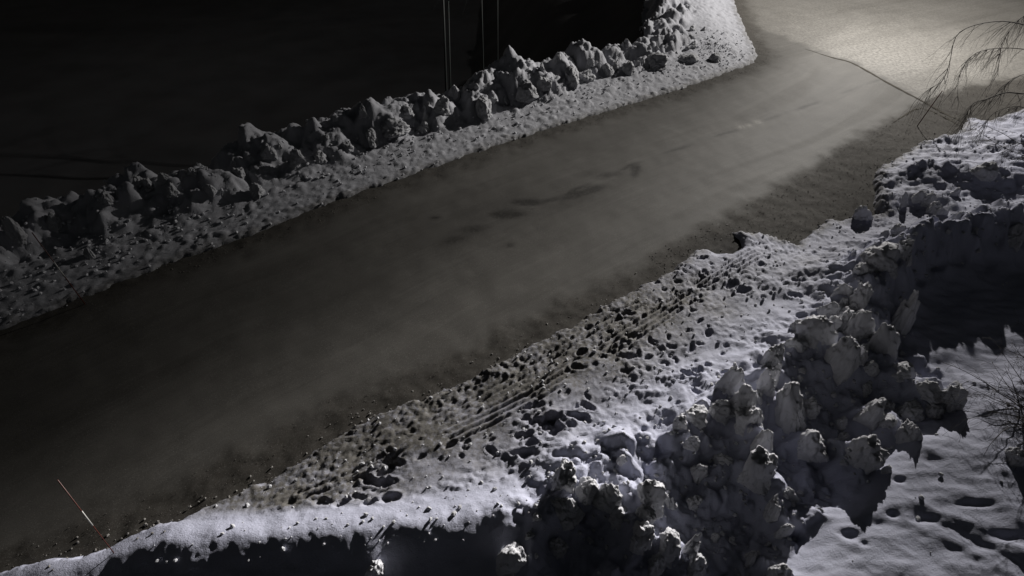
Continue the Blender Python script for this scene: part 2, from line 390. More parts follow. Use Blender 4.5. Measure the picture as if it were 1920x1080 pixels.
HEAP = [at(u, v, .4)[:2] for u, v in [(1030, 905), (1180, 840), (1290, 795), (1370, 730), (1450, 668), (1560, 600), (1640, 505), (1690, 455), (1712, 640), (1770, 690), (1785, 770), (1660, 850), (1590, 930), (1500, 1010), (1440, 1100), (1000, 1110), (985, 970)]]
YLINE = [at(u, v, .4)[:2] for u, v in [(2050, 690), (1800, 705), (1775, 770), (1650, 855), (1580, 925), (1495, 1000), (1420, 1120), (1380, 1200)]]
def right_base(x, y):
    """height of the right-hand snow without clods, and its verge / bank masks"""
    dist, side, arc, _ = poly_dist(x, y, RIGHT)
    ins = inside(x, y, RIGHT_POLY)
    d = np.where(ins, dist, -dist)
    d = d + .07 * fbm(x * 3.1, y * 3.1, 3, 5) + .03 * perlin(x * 17, y * 17, 9)
    z = -.06 + .14 * smooth(-.03, .16, d) + .10 * smooth(.2, 1.6, d)
    z = z + .035 * fbm(x * .8, y * .8, 3, 2)
    crest = RIDGES[0]; cv = np.array([c[2:] for c in crest])
    dc, sidec, arcc, _ = poly_dist(x, y, crest, None)
    behind = np.where(sidec > 0, dc, -dc)     # positive on the camera / yard side
    calm = 1 - .9 * smooth(6.0, 4.6, y) * smooth(.9, -.6, x)
    wob = .16 * calm * fbm(x * 1.3, y * 1.3, 3, 31)
    bank = np.zeros_like(x)
    for k, rd in enumerate(RIDGES):
        vals = np.array([c[2:] for c in rd])
        dr, sr, ar, (h, wf, wb) = poly_dist(x + .10 * calm * perlin(x * 2, y * 2, 71 + k), y + .10 * calm * perlin(x * 2 + 5, y * 2, 75 + k), rd, vals)
        w = np.where(sr > 0, wb, wf)
        prof = np.exp(-np.abs(dr / w) ** 1.7)
        hh = (.8 + .3 * smooth(8.8, 9.8, y)) * h * prof * (1 + wob * (k < 8))
        bank = np.maximum(bank, hh) + .25 * np.minimum(bank, hh)
    return d, z, bank, behind

def right_height(x, y):
    d, z, bank, behind = right_base(x, y)
    on = smooth(0, .1, d)
    dhp, _, _, _ = poly_dist(x, y, HEAP + [HEAP[0]]); dhp = np.where(inside(x, y, HEAP), dhp, -dhp)
    bm = np.maximum(smooth(.16, .5, bank), smooth(-.15, .12, dhp))                     # the heap itself
    verge = on * (1 - bm) * smooth(.25, -.3, behind)  # trodden path between road and bank
    yard = on * (1 - bm) * smooth(-.1, .5, behind)
    far = smooth(11.5, 13.5, y)
    hol = np.exp(-(((x - 9.2) / 2.4) ** 2 + ((y - 8.75) / 2.25) ** 2) ** 2)
    dyl, syl, _, _ = poly_dist(x + .12 * perlin(x * 1.5, y * 1.5, 77), y, YLINE); dyl = np.where(syl > 0, dyl, -dyl)
    lev = (.10 * smooth(-.1, .6, behind) + .34 * smooth(-.35, .45, dyl) + .03 * (6 - y) * smooth(0, .5, dyl)) * (1 - hol) * smooth(-1.5, 1.0, x) * on
    bank = np.maximum(bank - lev * .95, 0) + 0 * bank
    z = z + lev
    near_low = smooth(6.0, 4.6, y) * smooth(.9, -.6, x)   # the softer low bank at the bottom left
    zb = bank * (.88 + .25 * (1 - .8 * near_low) * fbm(x * 2.2, y * 2.2, 2, 44))
    verge = verge * (1 - .85 * near_low * smooth(-.62, -.3, behind))
    ch = bm * (1 - .92 * near_low) * (1 - .55 * far)
    zb = zb + ch * (.50 * lumps(x, y, .66, 101, keep=.5, dome=.6) + .50 * lumps(x, y, .38, 131, keep=.65, dome=.6) + .42 * lumps(x, y, .20, 151, keep=.5, dome=.6) - .16)
    zb = zb + bm * (1 - .7 * near_low) * (.05 * fbm(x * 5, y * 5, 4, 61, .6)) + bm * near_low * (.02 * fbm(x * 1.6, y * 1.6, 3, 63) + smooth(.35, .8, behind) * (.26 * lumps(x, y, .42, 65, keep=.5, dome=.7) + .18 * lumps(x, y, .2, 67, keep=.5, dome=.7)))
    # trodden surface: churned crust, with smooth islands
    isl = smooth(.18, .42, fbm(x * .62 + 4, y * .8, 2, 301))
    rough = verge * (1 - .80 * isl) * (1 - .6 * smooth(-.75, -.35, behind))
    edge_z = smooth(1.5, .5, d)
    tx = x * .82 + y * .57; ty = -x * .57 + y * .82
    z = z + rough * (.5 + .9 * smooth(-.3, .4, perlin(x * .9, y * 1.2, 83))) * (.019 * (np.abs(perlin(tx * 2.1, ty * 4.4, 81)) - .3) + .014 * (np.abs(perlin(tx * 5.5 + 3, ty * 9, 82)) - .3) + .012 * fbm(tx * 2.4, ty * 4.6, 2, 84) + (.005 + .008 * edge_z) * fbm(tx * 9, ty * 13, 3, 87, .65))
    z = z + verge * (1 - .5 * isl) * (.35 + .9 * smooth(-.35, .35, perlin(x * .6 + 9, y * .85, 85))) * (.42 * lumps(x, y, .075, 191, keep=.45) + .3 * lumps(x * .6 + y * .2, y, .12, 193, keep=.35) - .006)
    z = z + rough * .010 * edge_z * np.abs(perlin(tx * 8, ty * 12, 89))
    z = z + (rough * .03 * edge_z + .16 * far * on * (1 - bm)) * (lumps(x, y, .20, 171, keep=.55) + .8 * lumps(x, y, .09, 181, keep=.6) - .03)
    z = z + far * on * .05 * fbm(x * 2.2, y * 3.6, 3, 97, .6)
    # yard: wind scoops elongated across the slope
    sc_ = perlin(x * 2.3 + .5 * perlin(x, y, 3), y * 5.2, 211); sc2 = perlin(x * 4.1, y * 8.5, 213)
    z = z + yard * (.022 * sc_ + .009 * sc2 + .005 * fbm(x * 9, y * 12, 3, 219) + .05 * fbm(x * .7, y * .9, 2, 217) - .02)
    z = z + zb * on
    for (u, v, r1, r2, dep) in PITS:
        p = at(u, v, .1)
        z = z - dep * on * np.exp(-(((x - p[0]) / r1) ** 2 + ((y - p[1]) / r2) ** 2) ** 1.5)
    dirt = np.clip(1 - smooth(.02, .55, d + .18 * fbm(x * 2.5, y * 2.5, 3, 91)), 0, 1) * .85
    dirt = np.maximum(dirt, (1.05 + .25 * fbm(x * 1.7, y * 1.7, 3, 95)) * verge * smooth(2.8, .7, d + .3 * fbm(x * .9, y * .9, 2, 93)) * (1 - .75 * smooth(8.5, 11, y)))
    dirt = dirt * (1 - .9 * smooth(-.6, -.25, behind) * near_low)
    # the melted muddy puddle by the road edge
    pp = at(1352, 460); ex, ey = x - pp[0], y - pp[1]; m = np.exp(-(((ex * .94 + ey * .34) / .60) ** 2 + ((-ex * .34 + ey * .94) / .36) ** 2 + .75 * perlin(x * 3, y * 3, 99)) ** 3)
    z = z * (1 - m) + m * (-.09); dirt = np.maximum(dirt, m)
    return z, d, dirt, verge, yard, bm, behind

def grow(a, b, s0, g):
    out = [a]; s = s0
    while out[-1] < b: out.append(out[-1] + s); s *= 1 + g
    return np.array(out)
gx = np.concatenate([np.arange(-9.0, 9.6, .024), grow(9.624, 30, .026, .006)])
gy = grow(1.6, 25.5, .02, .0031)
X, Y = np.meshgrid(gx, gy)
keep0 = inside(X, Y, RIGHT_POLY)
dd, _, _, _ = poly_dist(X[::4, ::4], Y[::4, ::4], RIGHT)
dd = np.repeat(np.repeat(dd, 4, 0), 4, 1)[:X.shape[0], :X.shape[1]]
keep = keep0 | (dd < .45)
Z = np.full(X.shape, -.06); DIRT = np.zeros(X.shape); VERGE = np.zeros(X.shape); BM = np.zeros(X.shape); DED = np.full(X.shape, -1.0)
z_, d_, di_, ve_, ya_, bm_, be_ = right_height(X[keep], Y[keep])
Z[keep] = z_; DIRT[keep] = di_; VERGE[keep] = ve_; BM[keep] = bm_; DED[keep] = d_
YARD = np.zeros(X.shape); YARD[keep] = ya_; BEH = np.zeros(X.shape); BEH[keep] = be_

def window(cx, cy, r):
    i0, i1 = np.searchsorted(gy, (cy - r, cy + r)); j0, j1 = np.searchsorted(gx, (cx - r, cx + r))
    return slice(max(i0, 0), i1), slice(max(j0, 0), j1)
def idx(x, y):
    return min(max(np.searchsorted(gy, y), 0), len(gy) - 1), min(max(np.searchsorted(gx, x), 0), len(gx) - 1)
# footprints and post-holes in the trodden verge
n_done = 0; tries = 0
while n_done < 210 and tries < 40000:
    tries += 1
    cx = rng.uniform(-5.5, 9.0); cy = rng.uniform(3.4, 12.5)
    i, j = idx(cx, cy)
    dens = float(smooth(-.25, .35, perlin(np.array(cx * .8), np.array(cy * 1.0), 431))) * (.25 + .75 * math.exp(-((cx - 1.0) / 3.2) ** 2))
    if VERGE[i, j] < .55 or rng.random() > dens: continue
    lower = float(smooth(8.0, 5.0, np.array(cy))); strip = math.exp(-((BEH[i, j] + .8) / .55) ** 2); big = rng.random() < .06 + .55 * lower * strip
    if DED[i, j] < 1.0 and rng.random() < .6: continue
    L = rng.uniform(.11, .17) if big else rng.uniform(.05, .11); W = L * rng.uniform(.36, .7); dep = rng.uniform(.05, .12) if big else rng.uniform(.02, .06)
    th = math.radians(12) + rng.normal(0, .6)
    si, sj = window(cx, cy, L * 2.6)
    xx, yy = X[si, sj] - cx, Y[si, sj] - cy
    a = (xx * math.cos(th) + yy * math.sin(th)) / L; b = (-xx * math.sin(th) + yy * math.cos(th)) / W
    q = a * a + b * b + .42 * perlin(X[si, sj] * 6, Y[si, sj] * 6, 400) + .15 * perlin(X[si, sj] * 19, Y[si, sj] * 19, 402)
    Z[si, sj] += (-dep * smooth(1.45, .15, q) + dep * .2 * np.exp(-((q - 1.75) / .55) ** 2)) * VERGE[si, sj]
    n_done += 1
# sled and ski runs along the verge
def groove(pts, off, depth, w):
    P = resample([at(u, v, .2)[:2] for u, v in pts], 8)
    Q = []
    for k, p in enumerate(P):
        t = P[min(k + 1, len(P) - 1)] - P[max(k - 1, 0)]; t /= np.linalg.norm(t)
        Q.append(p + np.array([-t[1], t[0]]) * off)
    A = np.array(Q); m = (X > A[:, 0].min() - .3) & (X < A[:, 0].max() + .3) & (Y > A[:, 1].min() - .3) & (Y < A[:, 1].max() + .3)
    d, _, _, _ = poly_dist(X[m], Y[m], Q)
    brk = smooth(-.5, -.05, perlin(X[m] * 1.1, Y[m] * 1.1, 500))
    Z[m] += (-depth * np.exp(-(d / w) ** 2) + depth * .5 * np.exp(-((d - w * 1.9) / (w * .6)) ** 2)) * VERGE[m] * brk
RUN = [(720, 880), (860, 805), (1000, 735), (1130, 655), (1240, 585), (1330, 525), (1420, 470)]
for off in (-.18, -.06, .06, .18): groove(RUN, off, .032, .026)
RUN2 = [(560, 930), (700, 865), (840, 770), (980, 690), (1100, 615), (1200, 560)]
for off in (-.1, .05): groove(RUN2, off, .028, .026)
# a ski pole trench across the yard
TR = [at(u, v, .1)[:2] for u, v in [(1690, 1003), (1750, 1030), (1830, 1075), (1880, 1110)]]
si, sj = window(6.3, 4.0, 1.6)
dtr, _, _, _ = poly_dist(X[si, sj] + .04 * perlin(X[si, sj] * 5, Y[si, sj] * 5, 4), Y[si, sj], resample(TR, 5))
Z[si, sj] += (-.03 * np.exp(-(dtr / .07) ** 2) + .02 * np.exp(-((dtr - .2) / .08) ** 2)) * YARD[si, sj]

def sample(x, y):
    i, j = idx(x, y); return float(Z[i, j])
def on_ground(u, v):
    z = .3
    for _ in range(25):
        p = at(u, v, z); z = .5 * z + .5 * sample(p[0], p[1])
    p = at(u, v, z); return np.array([p[0], p[1], sample(p[0], p[1])])
# a foot of packed snow under each clod
PLACED = []
for (u, v, w, h, lean, lab) in CLODS:
    if v > 790 and u > 1500 or v > 740 and u > 1740: v -= 20
    p = on_ground(u, v); dpt = depth_of(p); wm = w * dpt / CAM_F; hm = h * dpt / CAM_F
    PLACED.append([p, wm, hm, lean, lab])
for rec in PLACED:
    p, wm = rec[0], rec[1]
    si, sj = window(p[0], p[1], wm * 1.6)
    q = ((X[si, sj] - p[0]) ** 2 + (Y[si, sj] - p[1]) ** 2) / (wm * .62) ** 2
    Z[si, sj] += .16 * wm * np.exp(-q ** 1.3) * keep[si, sj]

idm = -np.ones(X.shape, np.int64)
faceok = keep[:-1, :-1] & keep[1:, :-1] & keep[:-1, 1:] & keep[1:, 1:]
zmx = np.maximum(np.maximum(Z[:-1, :-1], Z[1:, :-1]), np.maximum(Z[:-1, 1:], Z[1:, 1:]))
faceok &= zmx > -.045
used = np.zeros(X.shape, bool)
used[:-1, :-1] |= faceok; used[1:, :-1] |= faceok; used[:-1, 1:] |= faceok; used[1:, 1:] |= faceok
idm[used] = np.arange(used.sum())
fi, fj = np.nonzero(faceok)
F = np.stack([idm[fi, fj], idm[fi, fj + 1], idm[fi + 1, fj + 1], idm[fi + 1, fj]], 1)
me = mesh_np('snow_verge', np.stack([X[used], Y[used], Z[used]], 1), F, M_SNOW, True, {'dirt': DIRT[used]})
tag(link('snow_verge', me), 'trodden roadside snow with footprints, plough heap and smooth yard on the near side', None, None, 'structure')

# ------------------------------------------------------------------ the left-hand bank and the drop behind it
LV = np.zeros((len(LEFT), 1))
def left_height(x, y, detail=True):
    dist, side, arc, _ = poly_dist(x, y, LEFT)
    d = np.where(side > 0, dist, -dist)
    if detail: d = d + .06 * fbm(x * 3, y * 3, 3, 15) + .025 * perlin(x * 15, y * 15, 19)
    w = 1.7 + .55 * perlin(arc * .3, arc * 0, 25) + .22 * perlin(arc * .85, arc * 0, 26) + .9 * smooth(31, 40, arc)      # toe of the bank
    if not detail: w = w * 0 + 1.7; arc = arc * 0
    hc = (.70 + .40 * fbm(arc * .4, arc * 0, 2, 27)) * (1 - .62 * smooth(31, 39, arc))
    z = -.06 + .11 * smooth(-.03, .14, d) + .16 * smooth(.3, 1.8, d)
    up = smooth(w - .35, w + .75, d)
    z = z + hc * up
    down = np.clip(d - (w + 1.25), 0, None)
    z = z - np.minimum(down * .95, 12.0 - 8.0 * smooth(-4, 6, x)) * smooth(0, .8, down)
    bm = smooth(w - .3, w + .25, d)
    if detail:
        z = z + bm * (.38 * fbm(x * .75, y * .75, 3, 35, .55) + .42 * lumps(x, y, .8, 201, keep=.35) + .5 * lumps(x, y, .38, 231, keep=.6) + .5 * lumps(x, y, .18, 251, keep=.65) + .4 * lumps(x, y, .09, 255, keep=.5) + .03 * fbm(x * 6, y * 6, 3, 257) - .17)
        strip = smooth(0, .12, d) * (1 - bm)
        z = z + strip * (.016 * fbm(x * 4, y * 6, 4, 45, .6) + .28 * (lumps(x, y, .16, 261, keep=.3) + lumps(x, y, .3, 271, keep=.1)))
    dirt = np.clip(1 - smooth(.0, .5, d + .2 * fbm(x * 2.5, y * 2.5, 2, 55)), 0, 1) * .7
    return z, d, np.maximum(dirt, .12), bm
lx = np.concatenate([np.arange(-22, 13, .036), grow(13, 17, .05, .02)])
ly = grow(4.0, 42, .034, .0024)
XL, YL = np.meshgrid(lx, ly)
dl, sl, _, _ = poly_dist(XL[::3, ::3], YL[::3, ::3], LEFT); dl = dl * sl
dl = np.repeat(np.repeat(dl, 3, 0), 3, 1)[:XL.shape[0], :XL.shape[1]]
kl = (dl > -.4) & (dl < 4.6)
ZL = np.full(XL.shape, -.06); DL = np.zeros(XL.shape)
a_, b_, c_, e_ = left_height(XL[kl], YL[kl]); ZL[kl] = a_; DL[kl] = c_
fo = kl[:-1, :-1] & kl[1:, :-1] & kl[:-1, 1:] & kl[1:, 1:]
db = np.full(XL.shape, -1.0); db[kl] = b_
fo &= (np.maximum(db[:-1, :-1], db[1:, 1:]) > -.05)
us = np.zeros(XL.shape, bool); us[:-1, :-1] |= fo; us[1:, :-1] |= fo; us[:-1, 1:] |= fo; us[1:, 1:] |= fo
idl = -np.ones(XL.shape, np.int64); idl[us] = np.arange(us.sum()); fi, fj = np.nonzero(fo)
F = np.stack([idl[fi, fj], idl[fi, fj + 1], idl[fi + 1, fj + 1], idl[fi + 1, fj]], 1)
me = mesh_np('snow_bank', np.stack([XL[us], YL[us], ZL[us]], 1), F, M_BANK, True, {'dirt': DL[us]})
tag(link('snow_bank', me), 'rough ploughed snow bank along the far side of the road', None, None, 'structure')
def sample_l(x, y):
    i = min(np.searchsorted(ly, y), len(ly) - 1); j = min(np.searchsorted(lx, x), len(lx) - 1); return float(ZL[i, j])
def on_left(u, v):
    z = .6
    for _ in range(25):
        p = at(u, v, z); z = .5 * z + .5 * max(sample_l(p[0], p[1]), -.1)
    p = at(u, v, z); return np.array([p[0], p[1], sample_l(p[0], p[1])])

# the ground far around: level with the road on this side, low land beyond the bank
ax = np.concatenate([-grow(30, 900, 1.0, .12)[::-1], np.arange(-29.4, 60, .6), grow(60, 900, 1.0, .12)])
ay = np.concatenate([-grow(10, 500, 1.0, .15)[::-1], np.arange(-9.4, 70, .6), grow(70, 1400, 1.0, .12)])
XG, YG = np.meshgrid(ax, ay)
zg, dg, _, _ = left_height(XG, YG, False)
ZG = np.where(dg > 3.4, zg - .10 + .25 * fbm(XG * .3, YG * .3, 3, 65) * smooth(4.5, 8, dg), -.22)
for _ in range(6):
    Zp = np.pad(ZG, 1, mode='edge'); ZG = (Zp[1:-1, 1:-1] * 2 + Zp[:-2, 1:-1] + Zp[2:, 1:-1] + Zp[1:-1, :-2] + Zp[1:-1, 2:]) / 6
ZG = np.where((dg > 2.0) & (dg < 4.9), np.minimum(ZG, zg - .25), ZG)
ni, nj = XG.shape; I = np.arange(ni * nj).reshape(ni, nj)
F = np.stack([I[:-1, :-1], I[:-1, 1:], I[1:, 1:], I[1:, :-1]], -1).reshape(-1, 4)
me = mesh_np('ground', np.stack([XG.ravel(), YG.ravel(), ZG.ravel()], 1), F, M_GROUND, True)
tag(link('ground', me), 'dark low land beyond the snow bank', None, None, 'structure')

# ------------------------------------------------------------------ the road
rx = np.concatenate([np.arange(-24, 24, .075), grow(24, 60, .09, .03)])
ry = grow(-6, 64, .06, .0022)
XR, YR = np.meshgrid(rx, ry)
dL, sL, aL, _ = poly_dist(XR, YR, LEFT); dL = dL * sL        # negative on the road
dq, sq, _, _ = poly_dist(XR, YR, LEFT[:14] + [LEFT[13] + np.array([8.2, 5.0]), LEFT[13] + np.array([40., 22.])]); dq = dq * sq
okr = dL < 1.0
dR, _, _, _ = poly_dist(XR, YR, RIGHT); inR = inside(XR, YR, RIGHT_POLY); dR = np.where(inR, -dR, dR)
okr &= dR > -1.0
dS, sS, _, _ = poly_dist(XR, YR, SHOULDER); dS = np.where(sS < 0, dS, -dS)     # positive on the gravel side
along = XR * .80 + YR * .60; across = -dq
n1 = fbm(XR * 1.6, YR * 1.6, 4, 600)
dirt = smooth(1.05, .1, -dL + .3 * n1) * .85
dirt = np.maximum(dirt, smooth(-.35, .35, dS + .22 * n1) * smooth(2.6, 1.9, dR - 0 * n1 + .3 * n1) * .95)
dirt = np.maximum(dirt, smooth(.6, .05, dR + .15 * n1) * .9)
dirt = np.maximum(dirt, .14 * smooth(.15, .5, fbm(along * .09, across * 1.1, 3, 610)))
wet = np.zeros(XR.shape)
for (u, v, rw, rh, ang, am) in [(1190, 316, 9, 7, 0, 1.0), (1189, 326, 8, 6, 0, .8), (1142, 328, 26, 5, .12, .45), (1100, 327, 16, 6, 0, .3), (1108, 357, 24, 7, .25, .95), (1075, 366, 30, 7, .3, .8), (1030, 376, 26, 5, .2, .6),
                                (985, 380, 32, 6, -.03, 1.0), (950, 402, 40, 7, .0, .8), (930, 395, 75, 22, .1, .28), (890, 430, 34, 9, .1, .5), (850, 450, 26, 9, .2, .5), (815, 409, 13, 4, .1, .6), (955, 459, 9, 4, 0, .6), (1366, 464, 50, 22, .1, .6), (1060, 378, 110, 18, .25, .22)]:
    c = at(u, v)[:2]; e1 = at(u + rw * math.cos(ang), v - rw * math.sin(ang))[:2] - c; e2 = at(u - rh * math.sin(ang), v - rh * math.cos(ang))[:2] - c
    det = e1[0] * e2[1] - e1[1] * e2[0]; qx, qy = XR - c[0], YR - c[1]
    a = (qx * e2[1] - qy * e2[0]) / det; b = (e1[0] * qy - e1[1] * qx) / det
    wet = np.maximum(wet, am * np.exp(-(a * a + b * b) * .9 * (1 + .5 * n1)))
SEAM = resample([at(u, v)[:2] for u, v in [(1000, 392), (1180, 312), (1300, 270), (1440, 224), (1560, 182), (1640, 153), (1760, 122), (1860, 108)]], 4)
dse, _, ase, _ = poly_dist(XR + .05 * n1, YR, SEAM)
wet = np.maximum(wet, .75 * np.exp(-(dse / .075) ** 2) * smooth(-.2, .3, perlin(along * .5, along * 0, 620)))
# wheel tracks rubbed a little darker
for off in (1.7, 3.3, 4.6, 6.0):
    wet = np.maximum(wet, .045 * np.exp(-((across - off - .15 * perlin(along * .15, along * 0 + off, 630)) / .28) ** 2))
ice_and_glow = np.zeros(XR.shape)
for (u, v, r) in [(1420, 229, .35), (1405, 235, .3), (1390, 238, .3)]:
    c = at(u, v)[:2]; ice_and_glow = np.maximum(ice_and_glow, .5 * np.exp(-((XR - c[0]) ** 2 + (YR - c[1]) ** 2) / (r * .5) ** 2))
side_road = smooth(.3, 1.2, (XR - at(1560, 110)[0]) * .62 + (YR - at(1560, 110)[1]) * .0 + (23.7 - YR) * .0 - 0) * 0
JL = [at(u, v)[:2] for u, v in [(1440, 60), (1540, 101), (1600, 119), (1665, 156), (1720, 185), (1770, 212), (1812, 233)]]
dJ, sJ, _, _ = poly_dist(XR, YR, JL)
beyond = np.where(sJ > 0, dJ, -dJ)
pc = at(1665, 100)[:2]; ice_and_glow = np.maximum(ice_and_glow, smooth(-.1, .5, beyond + .3 * n1) * (1 - dirt) * (.12 + .5 * np.exp(-(((XR - pc[0]) / 4.2) ** 2 + ((YR - pc[1]) / 5.0) ** 2) * (1 + .4 * n1))))  # paler ice past the line, with the lamp's light pool painted in
ZR = .012 * fbm(XR * .5, YR * .5, 2, 640) + .006 * n1 - .03 * wet * (wet > .3) * .3 + dirt * (.014 * fbm(XR * 6, YR * 6, 3, 650) + .016 * fbm(XR * 2.3, YR * 2.3, 2, 655))
ZR -= .05 * smooth(.15, 1.0, dL) + .05 * smooth(-.15, -1.0, dR)
fo = okr[:-1, :-1] & okr[1:, :-1] & okr[:-1, 1:] & okr[1:, 1:]
us = np.zeros(XR.shape, bool); us[:-1, :-1] |= fo; us[1:, :-1] |= fo; us[:-1, 1:] |= fo; us[1:, 1:] |= fo
idr = -np.ones(XR.shape, np.int64); idr[us] = np.arange(us.sum()); fi, fj = np.nonzero(fo)
F = np.stack([idr[fi, fj], idr[fi, fj + 1], idr[fi + 1, fj + 1], idr[fi + 1, fj]], 1)
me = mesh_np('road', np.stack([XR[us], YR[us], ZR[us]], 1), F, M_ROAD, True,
             {'dirt': dirt[us], 'wet': np.clip(wet[us] * 1.7, 0, 1), 'ice_and_glow': ice_and_glow[us], 'along': along[us], 'across': across[us]})
tag(link('road', me), 'icy brown road running up to a junction', None, None, 'structure')

# thin flat dark strips across the junction; the long one paints a cast shadow
def road_strip(px, w, h, label):
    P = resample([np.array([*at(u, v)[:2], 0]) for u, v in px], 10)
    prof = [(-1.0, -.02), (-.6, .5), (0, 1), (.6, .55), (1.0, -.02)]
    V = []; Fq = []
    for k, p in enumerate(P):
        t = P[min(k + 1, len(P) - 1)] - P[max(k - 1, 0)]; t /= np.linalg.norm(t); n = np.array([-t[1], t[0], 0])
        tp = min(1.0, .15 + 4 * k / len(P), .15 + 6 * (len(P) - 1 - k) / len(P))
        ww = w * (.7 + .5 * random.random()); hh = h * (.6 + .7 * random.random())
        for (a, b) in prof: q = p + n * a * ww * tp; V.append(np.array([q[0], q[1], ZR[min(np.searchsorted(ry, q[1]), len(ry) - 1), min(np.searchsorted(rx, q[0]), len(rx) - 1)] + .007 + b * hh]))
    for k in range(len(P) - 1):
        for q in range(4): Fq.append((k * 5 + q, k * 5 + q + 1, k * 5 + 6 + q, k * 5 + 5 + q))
    me = mesh_np('dark_strip', np.array(V), np.array(Fq), M_STRIP, True)
    return tag(link('dark_strip', me), label, 'slush ridge', 'dark strips across the junction')  # flat dark strips; the long one is a painted shadow
road_strip([(1510, 92), (1560, 108), (1600, 119), (1665, 156), (1720, 185), (1770, 212), (1806, 230)], .05, .003, 'long thin painted shadow line slanting right across the junction')
road_strip([(1672, 232), (1700, 214), (1722, 204), (1750, 210), (1775, 222), (1800, 236)], .035, .003, 'short bent dark strip between the stake and the bare birch')

# ------------------------------------------------------------------ clods of ploughed snow
def clod_mesh(k):
    r = random.Random(100 + k)
    bm = bmesh.new(); bmesh.ops.create_icosphere(bm, subdivisions=5, radius=1.0)
    planes = []
    for _ in range(r.randint(8, 13)):
        n = Vector((r.gauss(0, 1), r.gauss(0, 1), r.gauss(0, .8))).normalized(); planes.append((n, r.uniform(.6, .95)))
    off = Vector((r.uniform(0, 50), r.uniform(0, 50), r.uniform(0, 50)))
    sx = r.uniform(.85, 1.15); sy = r.uniform(.7, 1.0); taper = r.uniform(0, .16); big = r.uniform(.14, .30)
    for v in bm.verts:
        n = v.co.normalized(); n2 = (n + .22 * Vector((mnoise.noise(n * 2.0 + off), mnoise.noise(n * 2.0 - off), mnoise.noise(n * 2.0 + off * 1.7)))).normalized()
        acc = 0.0
        for p, d in planes:
            c = n2.dot(p)
            if c > .05: acc += (c / d) ** 11
        rad = min(acc ** (-1 / 11.) if acc > 0 else 1.1, 1.1)
        v1 = mnoise.voronoi(n * 1.9 + off)[0]; v2 = mnoise.voronoi(n * 4.6 + off)[0]; v3 = mnoise.voronoi(n * 10.0 + off)[0]
        rad *= 1 + big * (.45 - v1[0]) + .13 * (.4 - v2[0]) + .06 * (.4 - v3[0]) + .10 * mnoise.noise(n * 3.0 + off) + .05 * mnoise.noise(n * 14.0 + off) + .03 * mnoise.noise(n * 30.0 + off)
        co = n * rad
        f = 1 - taper * max(co.z, 0) + .2 * min(1.0, max(0.0, (.1 - co.z) / .6))
        v.co = Vector((co.x * sx * f, co.y * sy * f, co.z))
    me = bpy.data.meshes.new('snow_clod'); 
    xs = [v.co.x for v in bm.verts]; zs = [v.co.z for v in bm.verts]
    wx = max(xs) - min(xs); top = max(zs); 
    for v in bm.verts:
        v.co.x /= wx; v.co.y /= wx; v.co.z = v.co.z / top if v.co.z > 0 else v.co.z * .5
    for f in bm.faces: f.smooth = True
    bm.to_mesh(me); bm.free(); me.materials.append(M_CLOD)
    return me
CLOD_MESH = [clod_mesh(k) for k in range(16)]
FAR_MESH = [m.copy() for m in CLOD_MESH]
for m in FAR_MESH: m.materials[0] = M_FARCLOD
def put_clod(p, w, h, lean, label, group, k=None):
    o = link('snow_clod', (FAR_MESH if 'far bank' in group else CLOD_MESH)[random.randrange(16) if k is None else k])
    o.location = (p[0], p[1], p[2] - .06 * h)
    o.scale = (w, w, h)
    o.rotation_euler = (random.uniform(-.2, .2), lean + random.uniform(-.18, .18), random.uniform(0, 6.28))
    return tag(o, label, 'snow clod', group)
NEAR_LM = [(1573, 650, 'tallest rounded block'), (1690, 570, 'tall slab in the black hollow'), (1482, 740, 'massive block in the heap centre'), (1415, 850, 'sharp block in the lower left heap'),
           (1614, 840, 'two pointed block by the yard'), (1706, 815, 'squat block by the yard'), (1772, 740, 'upright slab ending the long ridge'), (1345, 755, 'flat topped block by the path'),
           (1217, 910, 'cauliflower shaped lump'), (1200, 985, 'blunt block near the bottom edge'), (1053, 885, 'block on the brink of the path'), (1633, 770, 'pointed block with a lit left edge'),
           (1613, 545, 'pointed block left of the hollow'), (1650, 620, 'leaning block at the hollow corner'), (1748, 395, 'snow ball by the shadowed dip'), (1905, 425, 'lump on the bank above the hollow')]
none_near = [i for i, c in enumerate(CLODS) if c[5] is None]
for i, lb in zip(none_near, spot_labels([CLODS[i][:4] for i in none_near], NEAR_LM, 'snow clod')): PLACED[i][4] = lb
G_NEAR = 'clods of ploughed snow on the near heap'
for k, (p, w, h, lean, lab) in enumerate(PLACED):
    near_gravel = lab and ('gravel' in lab or 'dip' in lab)
    w *= 1.12
    put_clod(p + np.array([0, 0, .05]), w, max(h * (.84 if p[0] > 4.6 and p[1] < 7.2 else 1.0), .6 * w), lean, lab or 'rough grey clod of ploughed snow among others on the near heap', G_NEAR, k % 16)

